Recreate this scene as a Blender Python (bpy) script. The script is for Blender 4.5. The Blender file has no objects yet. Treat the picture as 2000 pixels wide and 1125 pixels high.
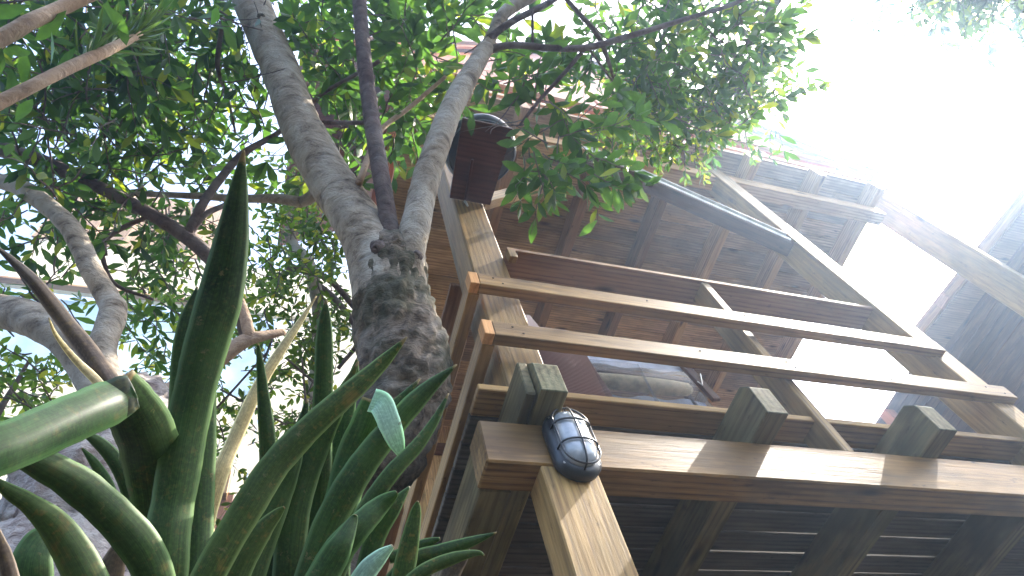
import bpy, bmesh, math, random
import numpy as np
from mathutils import Vector, Matrix, noise as mnoise

# ------------------------------------------------------------------ camera, world, sun, exposure
scene = bpy.context.scene
COL = scene.collection
RC = ((0.9460382797790429, 0.13659329957988003, 0.2938602451890875),
      (-0.2631012313516806, 0.8531561175411057, 0.45044686830237446),
      (-0.1891806418583543, -0.5034549727751911, 0.8430562111354097))
CAM = Vector((-0.6083988445150825, -1.0977279974485976, -1.1742267175887724))
FPX = 1333.78
cam = bpy.data.cameras.new('camera')
cam.sensor_width = 36.0
cam.lens = FPX / 2000 * 36
cam.clip_start = 0.02
cam.clip_end = 2000
cam_o = bpy.data.objects.new('camera', cam)
COL.objects.link(cam_o)
M = Matrix.Identity(4)
for i in range(3):
    M[i][0] = RC[i][0]; M[i][1] = -RC[i][1]; M[i][2] = -RC[i][2]; M[i][3] = CAM[i]
cam_o.matrix_world = M
scene.camera = cam_o

SUN = Vector((0.68, -0.085, 0.70)).normalized()
world = bpy.data.worlds.new('World')
scene.world = world
world.use_nodes = True
wn = world.node_tree
bg = wn.nodes['Background']
sky = wn.nodes.new('ShaderNodeTexSky')
sky.sky_type = 'NISHITA'
sky.sun_disc = False
sky.sun_elevation = math.asin(SUN.z)
sky.sun_rotation = math.atan2(SUN.x, SUN.y)
sky.air_density = 1.0
sky.dust_density = 5.0
sky.ozone_density = 1.0
wn.links.new(sky.outputs[0], bg.inputs[0])
bg.inputs[1].default_value = 0.15
sl = bpy.data.lights.new('sun', 'SUN')
sl.energy = 3.1
sl.angle = math.radians(0.5)
sl.color = (1.0, 0.93, 0.82)
so = bpy.data.objects.new('sun', sl)
COL.objects.link(so)
so.rotation_euler = SUN.to_track_quat('Z', 'Y').to_euler()
vs = scene.view_settings
vs.view_transform = 'Standard'
vs.look = 'None'
vs.gamma = 1
vs.use_curve_mapping = False
vs.exposure = 2.8

HAZE = 0.0135
rnd = random.Random(7)
nr = np.random.RandomState(5)


def ray(px, py):
    c = ((px - 1000) / FPX, (py - 562.5) / FPX, 1.0)
    return Vector([sum(RC[i][j] * c[j] for j in range(3)) for i in range(3)]).normalized()


def at(px, py, d):
    return CAM + ray(px, py) * d


def on(px, py, ax, v):
    r = ray(px, py)
    return CAM + r * ((v - CAM[ax]) / r[ax])


# ------------------------------------------------------------------ object helpers
def tag(o, label=None, cat=None, group=None, kind=None):
    if label: o['label'] = label
    if cat: o['category'] = cat
    if group: o['group'] = group
    if kind: o['kind'] = kind
    return o


def empty(name, loc, label, cat, group=None):
    o = bpy.data.objects.new(name, None)
    o.empty_display_size = 0.1
    o.location = loc
    COL.objects.link(o)
    return tag(o, label, cat, group)


def link(name, me, mat, parent=None, mtx=None, smooth=False):
    o = bpy.data.objects.new(name, me)
    COL.objects.link(o)
    if mat is not None and len(me.materials) == 0:
        me.materials.append(mat)
    if smooth:
        for p in me.polygons: p.use_smooth = True
    if mtx is not None: o.matrix_world = mtx
    if parent is not None:
        o.parent = parent
        o.matrix_parent_inverse = PINV[parent.name] if parent.name in PINV else parent.matrix_basis.inverted()
    return o


PINV = {}


def from_bm(name, bm, mat, parent=None, mtx=None, smooth=False):
    me = bpy.data.meshes.new(name)
    bm.to_mesh(me)
    bm.free()
    return link(name, me, mat, parent, mtx, smooth)


def box_bm(sx, sy, sz, bev=0.004):
    bm = bmesh.new()
    bmesh.ops.create_cube(bm, size=1)
    bmesh.ops.scale(bm, vec=(sx, sy, sz), verts=bm.verts)
    if bev > 0:
        bmesh.ops.bevel(bm, geom=list(bm.edges), offset=bev, segments=1, affect='EDGES')
    return bm


def beam(name, mn, mx, mat, parent, axis=None, bev=0.004, label=None):
    """axis aligned timber; its local X runs along the grain (axis)"""
    mn = Vector(mn); mx = Vector(mx)
    d = mx - mn
    c = (mn + mx) / 2
    if axis is None:
        axis = max(range(3), key=lambda i: d[i])
    a2, a3 = (axis + 1) % 3, (axis + 2) % 3
    bm = box_bm(d[axis], d[a2], d[a3], min(bev, min(d) * .2))
    m = Matrix.Identity(4)
    for col, ax in enumerate((axis, a2, a3)):
        for r in range(3): m[r][col] = 1.0 if r == ax else 0.0
    for r in range(3): m[r][3] = c[r]
    o = from_bm(name, bm, mat, parent, m)
    if label: o['label'] = label
    return o


def bar(name, a, b, up, w, h, mat, parent, bev=0.003):
    """timber from a to b; w across, h along up"""
    a = Vector(a); b = Vector(b)
    x = (b - a); L = x.length; x.normalize()
    y = Vector(up).cross(x).normalized()
    z = x.cross(y)
    bm = box_bm(L, w, h, bev)
    m = Matrix.Identity(4)
    for r in range(3):
        m[r][0] = x[r]; m[r][1] = y[r]; m[r][2] = z[r]; m[r][3] = (a[r] + b[r]) / 2
    return from_bm(name, bm, mat, parent, m)


def prism(name, pts, vec, mat, parent):
    """outline pts (3D) extruded along vec"""
    bm = bmesh.new()
    vec = Vector(vec)
    A = [bm.verts.new(p) for p in pts]
    B = [bm.verts.new(Vector(p) + vec) for p in pts]
    bm.faces.new(A); bm.faces.new(B[::-1])
    n = len(pts)
    for i in range(n): bm.faces.new((A[i], B[i], B[(i + 1) % n], A[(i + 1) % n]))
    bmesh.ops.recalc_face_normals(bm, faces=bm.faces)
    return from_bm(name, bm, mat, parent)


def spline(pts, n):
    """Catmull-Rom through tuples of any length"""
    P = [np.array(p, float) for p in pts]
    P = [2 * P[0] - P[1]] + P + [2 * P[-1] - P[-2]]
    out = []
    for i in range(1, len(P) - 2):
        for k in range(n):
            t = k / n
            a, b, c, d = P[i - 1], P[i], P[i + 1], P[i + 2]
            out.append(.5 * ((2 * b) + (-a + c) * t + (2 * a - 5 * b + 4 * c - d) * t * t + (-a + 3 * b - 3 * c + d) * t ** 3))
    out.append(P[-2])
    return out


def tube_into(bm, pts, seg=10, rough=0.0, cap=True):
    """pts: list of (x,y,z,r)"""
    prev = None
    ref = Vector((0.13, 0.9, 0.3)).normalized()
    rings = []
    n = len(pts)
    for i, p in enumerate(pts):
        c = Vector(p[:3]); r = max(p[3], 0.0004)
        a = Vector(pts[max(i - 1, 0)][:3]); b = Vector(pts[min(i + 1, n - 1)][:3])
        t = (b - a).normalized()
        if prev is None:
            u = t.cross(ref).normalized()
        else:
            u = (prev - t * prev.dot(t)).normalized()
        prev = u
        v = t.cross(u)
        ring = []
        for k in range(seg):
            an = 2 * math.pi * k / seg
            rr = r
            if rough:
                rr *= 1 + rough * (math.sin(an * 2 + c.z * 9 + c.x * 5) * .5 + math.sin(an * 3 - c.z * 23) * .35 + rnd.uniform(-.4, .4))
            ring.append(bm.verts.new(c + (u * math.cos(an) + v * math.sin(an)) * rr))
        rings.append(ring)
    for A, B in zip(rings, rings[1:]):
        for k in range(seg):
            bm.faces.new((A[k], A[(k + 1) % seg], B[(k + 1) % seg], B[k]))
    if cap:
        bm.faces.new(rings[0][::-1]); bm.faces.new(rings[-1])


def limb(name, spec, mat, parent, n=6, seg=14, rough=.05, extra=None):
    """spec: (px, py, dist, width in px) turned into world points"""
    pts = []
    for px, py, d, w in spec:
        p = at(px, py, d)
        pts.append((p.x, p.y, p.z, w / 2 * d / FPX))
    if extra: pts = extra + pts
    bm = bmesh.new()
    tube_into(bm, spline(pts, n), seg, 0 if seg >= 16 else rough)
    if seg >= 16:      # lumps, ridges and folds of bark
        bm.normal_update()
        for v in bm.verts:
            q = v.co
            h = mnoise.fractal(q * 7, 1, 2, 3) * .5 + mnoise.fractal(Vector((q.x * 22, q.y * 22, q.z * 40)), 1, 2, 4) * .35
            if mat.name.startswith('rough') or mat.name.startswith('flaky'):
                h += (abs(mnoise.noise(Vector((q.x * 30, q.y * 30, q.z * 14)))) - .25) * 1.6 + mnoise.noise(q * 16) * .7
            v.co += v.normal * h * rough * .12
    o = from_bm(name, bm, mat, parent, smooth=True)
    return o


# ------------------------------------------------------------------ materials
def new_mat(name):
    m = bpy.data.materials.new(name)
    m.use_nodes = True
    nt = m.node_tree
    b = nt.nodes['Principled BSDF']
    return m, nt, b


def N(nt, t, **kw):
    n = nt.nodes.new(t)
    for k, v in kw.items(): setattr(n, k, v)
    return n


def ramp(nt, src, stops):
    r = N(nt, 'ShaderNodeValToRGB')
    e = r.color_ramp.elements
    while len(e) < len(stops): e.new(.5)
    for i, (p, c) in enumerate(stops):
        e[i].position = p
        e[i].color = (*c, 1) if len(c) == 3 else c
    nt.links.new(src, r.inputs[0])
    return r.outputs[0]


def mix(nt, fac, a, b, mode='MIX'):
    m = N(nt, 'ShaderNodeMix', data_type='RGBA', blend_type=mode)
    for s, v in ((m.inputs[0], fac), (m.inputs[6], a), (m.inputs[7], b)):
        if hasattr(v, 'links'): nt.links.new(v, s)
        elif isinstance(v, (tuple, list)): s.default_value = (*v, 1)
        else: s.default_value = v
    return m.outputs[2]


def noise(nt, vec, scale, detail=4, rough=.6, dist=0):
    n = N(nt, 'ShaderNodeTexNoise')
    n.inputs['Scale'].default_value = scale
    n.inputs['Detail'].default_value = detail
    n.inputs['Roughness'].default_value = rough
    n.inputs['Distortion'].default_value = dist
    nt.links.new(vec, n.inputs['Vector'])
    return n.outputs[0]


def mapping(nt, vec, scale=(1, 1, 1), loc=None):
    m = N(nt, 'ShaderNodeMapping')
    m.inputs['Scale'].default_value = scale
    nt.links.new(vec, m.inputs['Vector'])
    if loc is not None: nt.links.new(loc, m.inputs['Location'])
    return m.outputs[0]


def wood(name, light, mid, dark, green=0.0, stain=.5, rough=.6, knots=True, var=.25, spec=.35):
    m, nt, b = new_mat(name)
    tc = N(nt, 'ShaderNodeTexCoord').outputs['Object']
    oi = N(nt, 'ShaderNodeObjectInfo').outputs['Random']
    mul = N(nt, 'ShaderNodeMath', operation='MULTIPLY'); mul.inputs[1].default_value = 37.0
    nt.links.new(oi, mul.inputs[0])
    off = N(nt, 'ShaderNodeCombineXYZ')
    for i in range(3): nt.links.new(mul.outputs[0], off.inputs[i])
    off = off.outputs[0]
    # knots bend the grain
    kv = mapping(nt, tc, (2.6, 9, 9), off)
    vor = N(nt, 'ShaderNodeTexVoronoi', feature='F1')
    vor.inputs['Scale'].default_value = 1.0
    nt.links.new(kv, vor.inputs['Vector'])
    kd = vor.outputs['Distance']
    g0 = mapping(nt, tc, (1.3, 22, 22), off)
    warp = N(nt, 'ShaderNodeVectorMath', operation='SCALE')
    nt.links.new(vor.outputs['Position'], warp.inputs[0]); warp.inputs['Scale'].default_value = 0.0
    ring = N(nt, 'ShaderNodeTexWave', wave_type='BANDS', bands_direction='Y', wave_profile='SAW')
    rv = mapping(nt, tc, (.35, 9, 7), off)
    ring.inputs['Scale'].default_value = 1.6
    ring.inputs['Distortion'].default_value = 5.5
    ring.inputs['Detail'].default_value = 3
    ring.inputs['Detail Scale'].default_value = .55
    ring.inputs['Detail Roughness'].default_value = .55
    nt.links.new(rv, ring.inputs['Vector'])
    fine = noise(nt, g0, 3.2, 6, .65)
    broad = noise(nt, mapping(nt, tc, (2.2, 5, 5), off), 1.6, 3, .5)
    c = ramp(nt, ring.outputs[0], [(0, dark), (.12, mid), (.5, light), (.84, mid), (1.0, dark)])
    cf = ramp(nt, fine, [(.36, dark), (.5, mid), (.63, light)])
    c = mix(nt, .5, c, cf)
    st = ramp(nt, broad, [(.45, (0, 0, 0)), (.60, (1, 1, 1))])
    sf = N(nt, 'ShaderNodeMath', operation='MULTIPLY'); sf.inputs[1].default_value = stain
    nt.links.new(st, sf.inputs[0])
    c = mix(nt, sf.outputs[0], c, tuple(x * .42 for x in mid))
    # grime: small dark spots and water marks
    sp = ramp(nt, noise(nt, mapping(nt, tc, (6, 16, 16), off), 2.3, 5, .7), [(.60, (0, 0, 0)), (.78, (1, 1, 1))])
    c = mix(nt, sp, c, tuple(x * .35 for x in dark))
    if green:
        gm = ramp(nt, noise(nt, mapping(nt, tc, (3, 8, 8), off), 1.1, 5, .6), [(.45, (0, 0, 0)), (.62, (green,) * 3)])
        c = mix(nt, gm, c, (.075, .095, .05))
    if knots:
        kf = ramp(nt, kd, [(.05, (.9, .9, .9)), (.10, (.55, .55, .55)), (.17, (0, 0, 0))])
        c = mix(nt, kf, c, tuple(x * .3 for x in dark))
    # each piece of timber its own tone
    hv = N(nt, 'ShaderNodeHueSaturation')
    mr = N(nt, 'ShaderNodeMapRange'); mr.inputs['To Min'].default_value = 1 - var; mr.inputs['To Max'].default_value = 1 + var
    nt.links.new(oi, mr.inputs[0]); nt.links.new(mr.outputs[0], hv.inputs['Value'])
    nt.links.new(c, hv.inputs['Color'])
    nt.links.new(hv.outputs[0], b.inputs['Base Color'])
    rr = N(nt, 'ShaderNodeMapRange'); rr.inputs['To Min'].default_value = rough - .15; rr.inputs['To Max'].default_value = rough + .15
    nt.links.new(broad, rr.inputs[0]); nt.links.new(rr.outputs[0], b.inputs['Roughness'])
    b.inputs['Specular IOR Level'].default_value = spec * .6
    bp = N(nt, 'ShaderNodeBump'); bp.inputs['Strength'].default_value = .35; bp.inputs['Distance'].default_value = .004
    nt.links.new(fine, bp.inputs['Height']); nt.links.new(bp.outputs[0], b.inputs['Normal'])
    return m


W_POST = wood('pale_treated_pine', (.46, .285, .105), (.31, .18, .06), (.12, .062, .021), green=.25, stain=.35, rough=.52)
W_BEAM = wood('weathered_pine', (.47, .275, .10), (.28, .15, .048), (.075, .035, .012), green=.08, stain=.65, rough=.42, spec=.4)
W_RAIL = wood('planed_pine', (.46, .28, .10), (.32, .18, .062), (.11, .058, .021), stain=.35, rough=.5, spec=.35)
W_GREEN = wood('greened_pine', (.25, .195, .095), (.17, .13, .06), (.055, .042, .02), green=.28, stain=.75, rough=.7)
W_BROWN = wood('brown_stained_pine', (.21, .095, .042), (.135, .058, .025), (.055, .024, .012), stain=.4, rough=.6)
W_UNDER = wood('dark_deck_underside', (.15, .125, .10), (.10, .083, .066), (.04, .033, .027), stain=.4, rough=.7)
W_CEIL = wood('ceiling_pine', (.62, .42, .22), (.46, .29, .145), (.16, .09, .045), stain=.5, rough=.65, var=.35)
W_ORANGE = wood('orange_stained_pine', (.60, .22, .075), (.47, .155, .05), (.28, .085, .028), stain=.25, rough=.5, var=.2)
W_WARM = wood('warm_brown_pine', (.42, .24, .12), (.30, .16, .075), (.12, .055, .025), stain=.3)
ENDG = wood('weathered_end_grain', (.15, .13, .075), (.08, .07, .04), (.02, .017, .01), green=.3, stain=.8, rough=.8, knots=False, spec=.2)
W_PINE = wood('yellow_pine_cladding', (.66, .42, .20), (.52, .30, .12), (.28, .13, .05), stain=.2, rough=.55)
W_DARK = wood('dark_stained_board', (.13, .058, .036), (.09, .038, .024), (.045, .02, .014), stain=.5, rough=.6, knots=False, var=.05)
W_END = wood('orange_end_grain', (.55, .30, .12), (.45, .22, .08), (.3, .14, .05), stain=.1, rough=.7, knots=False)


def simple(name, col, rough=.5, metal=0, spec=.5, nz=None, bump=0):
    m, nt, b = new_mat(name)
    b.inputs['Base Color'].default_value = (*col, 1)
    b.inputs['Roughness'].default_value = rough
    b.inputs['Metallic'].default_value = metal
    b.inputs['Specular IOR Level'].default_value = spec
    if nz:
        tc = N(nt, 'ShaderNodeTexCoord').outputs['Object']
        n = noise(nt, tc, nz, 5, .6)
        c = ramp(nt, n, [(.3, tuple(x * .6 for x in col)), (.7, tuple(min(1, x * 1.3) for x in col))])
        nt.links.new(c, b.inputs['Base Color'])
        if bump:
            bp = N(nt, 'ShaderNodeBump'); bp.inputs['Strength'].default_value = bump; bp.inputs['Distance'].default_value = .01
            nt.links.new(n, bp.inputs['Height']); nt.links.new(bp.outputs[0], b.inputs['Normal'])
    return m


def bark(name, pale, mid, dark, lichen=(.5, .5, .46), patch=.5, scale=1.0, moss=0):
    m, nt, b = new_mat(name)
    tc = N(nt, 'ShaderNodeTexCoord').outputs['Object']
    n1 = noise(nt, mapping(nt, tc, (scale * 14, scale * 14, scale * 34)), 1, 7, .68, .4)
    n2 = noise(nt, tc, 7 * scale, 5, .6, .3)
    n3 = noise(nt, tc, 60 * scale, 4, .6)
    c = ramp(nt, n1, [(.32, dark), (.47, mid), (.62, pale)])
    lf = ramp(nt, n2, [(.42, (0, 0, 0)), (.60, (patch,) * 3)])
    c = mix(nt, lf, c, lichen)
    sp = ramp(nt, n3, [(.60, (0, 0, 0)), (.72, (.55,) * 3)])
    c = mix(nt, sp, c, dark)
    if moss:
        mf = ramp(nt, noise(nt, tc, 4.5, 6, .7), [(.45, (0, 0, 0)), (.58, (moss,) * 3)])
        c = mix(nt, mf, c, (.035, .045, .02))
    nt.links.new(c, b.inputs['Base Color'])
    b.inputs['Roughness'].default_value = .85
    b.inputs['Specular IOR Level'].default_value = .2
    bp = N(nt, 'ShaderNodeBump'); bp.inputs['Strength'].default_value = 1.0; bp.inputs['Distance'].default_value = .014
    nt.links.new(n1, bp.inputs['Height']); nt.links.new(bp.outputs[0], b.inputs['Normal'])
    return m


BARK = bark('pale_smooth_bark', (.42, .355, .28), (.28, .23, .175), (.09, .065, .048), lichen=(.50, .47, .41), patch=.6)
BARK_R = bark('rough_trunk_bark', (.26, .20, .15), (.12, .09, .065), (.03, .022, .017), lichen=(.36, .33, .29), patch=.35, scale=1.5, moss=.6)
BARK_D = bark('dark_branch_bark', (.17, .13, .12), (.11, .08, .075), (.05, .035, .035), patch=.15)
BARK_L = bark('flaky_pale_bark', (.50, .43, .39), (.30, .23, .20), (.07, .05, .042), patch=.3, scale=1.5)
BARK_T = bark('tan_branch_bark', (.50, .36, .25), (.42, .29, .20), (.22, .14, .10), lichen=(.5, .42, .34), patch=.3)


def leaf_mat(name, front, back, yellow=(.20, .24, .03), trans=.45, rough=.38):
    m, nt, b = new_mat(name)
    geo = N(nt, 'ShaderNodeNewGeometry')
    tc = N(nt, 'ShaderNodeTexCoord').outputs['Object']
    big = noise(nt, tc, 2.1, 3, .6)
    rv = geo.outputs['Random Per Island']
    c = ramp(nt, rv, [(0, tuple(x * .65 for x in front)), (.45, front), (.85, back), (.97, yellow), (1, yellow)])
    c2 = ramp(nt, big, [(.35, (.75, .75, .75)), (.65, (1.25, 1.25, 1.1))])
    c = mix(nt, 1.0, c, c2, 'MULTIPLY')
    nt.links.new(c, b.inputs['Base Color'])
    b.inputs['Roughness'].default_value = rough
    b.inputs['Specular IOR Level'].default_value = .45
    tr = N(nt, 'ShaderNodeBsdfTranslucent')
    tcx = mix(nt, 1.0, c, (2.6, 2.9, 1.0), 'MULTIPLY')
    nt.links.new(tcx, tr.inputs[0])
    ms = N(nt, 'ShaderNodeMixShader'); ms.inputs[0].default_value = trans
    nt.links.new(b.outputs[0], ms.inputs[1]); nt.links.new(tr.outputs[0], ms.inputs[2])
    nt.links.new(ms.outputs[0], nt.nodes['Material Output'].inputs[0])
    return m


LEAF = leaf_mat('glossy_tree_leaf', (.036, .078, .030), (.06, .112, .040), (.16, .18, .035), trans=.42)
LEAF2 = leaf_mat('small_bush_leaf', (.055, .10, .022), (.10, .15, .034), (.30, .27, .05))
LEAF3 = leaf_mat('blue_green_leaf', (.05, .08, .05), (.07, .11, .06))
NEEDLE = leaf_mat('slender_leaf', (.05, .085, .035), (.08, .12, .05), rough=.4, trans=.3)


def strap_mat(name, base, light, spots=.25, rough=.5, trans=.10):
    m, nt, b = new_mat(name)
    tc = N(nt, 'ShaderNodeTexCoord').outputs['Object']
    n1 = noise(nt, tc, 9, 5, .65)
    n2 = noise(nt, tc, 120, 3, .6)
    n3 = noise(nt, tc, 260, 2, .5)
    c = ramp(nt, n1, [(.35, base), (.65, light)])
    f = ramp(nt, n2, [(.58, (0, 0, 0)), (.68, (spots,) * 3)])
    c = mix(nt, f, c, (.16, .11, .035))
    f2 = ramp(nt, n3, [(.45, (0, 0, 0)), (.65, (.3, .3, .3))])
    c = mix(nt, f2, c, tuple(x * 1.7 for x in light))
    # mottled rusty blotches in places
    bl = ramp(nt, noise(nt, tc, 22, 4, .7), [(.58, (0, 0, 0)), (.72, (spots * 1.6,) * 3)])
    c = mix(nt, bl, c, (.13, .10, .03))
    uv = N(nt, 'ShaderNodeUVMap'); uv.uv_map = 'leaf'
    sx = N(nt, 'ShaderNodeSeparateXYZ'); nt.links.new(uv.outputs[0], sx.inputs[0])
    # back-lit rim painted as pale margins, long veins and a darker channel
    rim_light = ramp(nt, sx.outputs[0], [(0, (1, 1, 1)), (.05, (.75, .75, .75)), (.13, (0, 0, 0)), (.87, (0, 0, 0)), (.95, (.75, .75, .75)), (1, (1, 1, 1))])
    c = mix(nt, rim_light, c, tuple(min(1, x * 2.2 + .02) for x in light))
    ve = noise(nt, mapping(nt, uv.outputs[0], (26, 1.2, 1)), 1.6, 4, .6)
    vc = ramp(nt, ve, [(.35, (.62, .62, .62)), (.65, (1.35, 1.35, 1.25))])
    c = mix(nt, .8, c, vc, 'MULTIPLY')
    ch = ramp(nt, noise(nt, tc, 5, 3, .5), [(.35, (.65, .7, .65)), (.65, (1.3, 1.25, 1.0))])
    c = mix(nt, .8, c, ch, 'MULTIPLY')
    tp = N(nt, 'ShaderNodeMath', operation='ADD'); nt.links.new(sx.outputs[1], tp.inputs[0])
    tn = N(nt, 'ShaderNodeMath', operation='MULTIPLY'); tn.inputs[1].default_value = .10
    nt.links.new(noise(nt, tc, 60, 4, .7), tn.inputs[0]); nt.links.new(tn.outputs[0], tp.inputs[1])
    tm = ramp(nt, tp.outputs[0], [(.985, (0, 0, 0)), (1.0, (.85, .85, .85))])
    c = mix(nt, tm, c, (.22, .15, .07))
    # dust, scars and nibbled spots
    sc_ = ramp(nt, noise(nt, mapping(nt, tc, (1, 1, 1)), 48, 5, .75), [(.62, (0, 0, 0)), (.69, (.75, .75, .75))])
    c = mix(nt, sc_, c, (.15, .13, .06))
    du = ramp(nt, noise(nt, tc, 14, 6, .7), [(.45, (0, 0, 0)), (.75, (.13, .13, .13))])
    c = mix(nt, du, c, (.16, .17, .12))
    nt.links.new(c, b.inputs['Base Color'])
    b.inputs['Roughness'].default_value = rough
    b.inputs['Specular IOR Level'].default_value = .22
    tr = N(nt, 'ShaderNodeBsdfTranslucent')
    tcx = mix(nt, 1.0, c, (1.8, 2.4, .8), 'MULTIPLY')
    nt.links.new(tcx, tr.inputs[0])
    ms = N(nt, 'ShaderNodeMixShader'); ms.inputs[0].default_value = trans
    nt.links.new(b.outputs[0], ms.inputs[1]); nt.links.new(tr.outputs[0], ms.inputs[2])
    nt.links.new(ms.outputs[0], nt.nodes['Material Output'].inputs[0])
    bp = N(nt, 'ShaderNodeBump'); bp.inputs['Strength'].default_value = .2; bp.inputs['Distance'].default_value = .001
    nt.links.new(n2, bp.inputs['Height']); nt.links.new(bp.outputs[0], b.inputs['Normal'])
    return m


STRAP = strap_mat('strap_leaf', (.014, .033, .010), (.036, .070, .022), trans=.16)
STRAP_B = strap_mat('strap_leaf_fresh', (.017, .044, .012), (.040, .082, .027), spots=.12, trans=.18)
STRAP_P = strap_mat('strap_leaf_underside', (.17, .27, .23), (.26, .38, .33), spots=.05, rough=.4)
STRAP_S = strap_mat('strap_leaf_spotted', (.026, .048, .013), (.05, .082, .024), spots=.6, trans=.15)
SHEATH = strap_mat('dark_folded_leaf', (.010, .030, .010), (.026, .062, .020), spots=.2, rough=.38)
FOLD_SHADE = strap_mat('painted_fold_shade', (.006, .012, .006), (.01, .02, .01))  # near-black green that paints the shade inside the folded leaf
DRY = strap_mat('dry_tan_leaf', (.36, .27, .15), (.48, .38, .24), spots=.3, rough=.7)
DEADB = strap_mat('dead_brown_leaf', (.05, .034, .028), (.10, .072, .058), spots=.4, rough=.6)

BLACK = simple('black_plastic', (.018, .02, .024), .32, nz=9)
BLACK2 = simple('black_bowl_plastic', (.02, .026, .036), .3)
RIM = simple('bowl_rim', (.10, .13, .17), .35)
PALEW = simple('pale_brace_strip', (.72, .70, .66), .5, nz=14)  # very pale strips along the knee brace's front edge
NAIL = simple('rusty_nail_head', (.015, .01, .01), .9, spec=.1)
STEEL = simple('zinc_screw', (.5, .48, .45), .35, .9)
m, nt, b = new_mat('frosted_glass')
b.inputs['Base Color'].default_value = (.62, .68, .74, 1); b.inputs['Roughness'].default_value = .22
b.inputs['Transmission Weight'].default_value = .35; b.inputs['IOR'].default_value = 1.45
b.inputs['Coat Weight'].default_value = 1.0
_n = noise(nt, N(nt, 'ShaderNodeTexCoord').outputs['Object'], 30, 4, .6)
nt.links.new(ramp(nt, _n, [(.3, (.30, .33, .36)), (.7, (.52, .56, .60))]), b.inputs['Base Color'])
FROST = m


def clear(name, col, tfac, rough=.08):
    m, nt, b = new_mat(name)
    b.inputs['Base Color'].default_value = (*col, 1); b.inputs['Roughness'].default_value = rough
    tr = N(nt, 'ShaderNodeBsdfTransparent'); tr.inputs[0].default_value = (*[min(1, .55 + x) for x in col], 1)
    ms = N(nt, 'ShaderNodeMixShader'); ms.inputs[0].default_value = tfac
    nt.links.new(b.outputs[0], ms.inputs[1]); nt.links.new(tr.outputs[0], ms.inputs[2])
    nt.links.new(ms.outputs[0], nt.nodes['Material Output'].inputs[0])
    return m


CLEAR = clear('clear_plastic', (.25, .27, .30), .88, .2)
BROWNP = clear('brown_ribbed_plastic', (.30, .16, .13), .15, .35)
BROWNC = simple('brown_corrugated_plastic', (.13, .062, .052), .35, nz=8)
CUSH = simple('beige_cushion', (.62, .48, .26), .85, nz=30, bump=.3)
BLUEW = simple('bluish_painted_board', (.30, .33, .42), .5, nz=12)
CREAM = simple('cream_render', (.80, .70, .50), .85, nz=1.2, bump=.3)
PBLUE = simple('pale_blue_paint', (.50, .68, .80), .8, nz=1.5)
m, nt, b = new_mat('bare_ground')  # darker than real soil: shade of the ground put into its colour
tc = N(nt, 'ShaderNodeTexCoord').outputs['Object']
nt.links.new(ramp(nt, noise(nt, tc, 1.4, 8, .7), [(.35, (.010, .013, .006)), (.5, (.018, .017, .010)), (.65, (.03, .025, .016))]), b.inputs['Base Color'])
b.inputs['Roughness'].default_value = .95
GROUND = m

# ------------------------------------------------------------------ ground
GZ = -2.75
bm = bmesh.new()
for i in range(-20, 21):
    for j in range(-20, 21):
        s = 2.5
        bm.verts.new((i * s, j * s, GZ + (0 if abs(i) < 2 and abs(j) < 2 else rnd.uniform(-.4, .3))))
bm.verts.ensure_lookup_table()
for i in range(40):
    for j in range(40):
        a = i * 41 + j
        bm.faces.new([bm.verts[k] for k in (a, a + 41, a + 42, a + 1)])
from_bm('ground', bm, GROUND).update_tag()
bpy.data.objects['ground']['kind'] = 'structure'

# ------------------------------------------------------------------ haze volume added to imitate the lens's veiling glare
bm = bmesh.new()
bmesh.ops.create_cube(bm, size=1)
hz0 = Vector((-52, -52, GZ - 1.5)); hz1 = Vector((52, 52, 14.0))
for v in bm.verts: v.co = Vector([hz0[i] if v.co[i] < 0 else hz1[i] for i in range(3)])
hm = bpy.data.materials.new('haze')
hm.use_nodes = True
hm.node_tree.nodes.remove(hm.node_tree.nodes['Principled BSDF'])
pv = hm.node_tree.nodes.new('ShaderNodeVolumePrincipled')
pv.inputs['Color'].default_value = (.50, .70, 1, 1)
pv.inputs['Density'].default_value = HAZE
pv.inputs['Anisotropy'].default_value = .74
hm.node_tree.links.new(pv.outputs[0], hm.node_tree.nodes['Material Output'].inputs['Volume'])
hz = from_bm('haze', bm, hm)
hz['kind'] = 'stuff'

# ------------------------------------------------------------------ main timber house
H = empty('timber_house', (2, 1.5, GZ), 'two storey timber house of pale and orange pine with stacked balconies seen from below', 'house')
XL, XR, YB = -0.13, 5.2, 2.6
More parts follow.
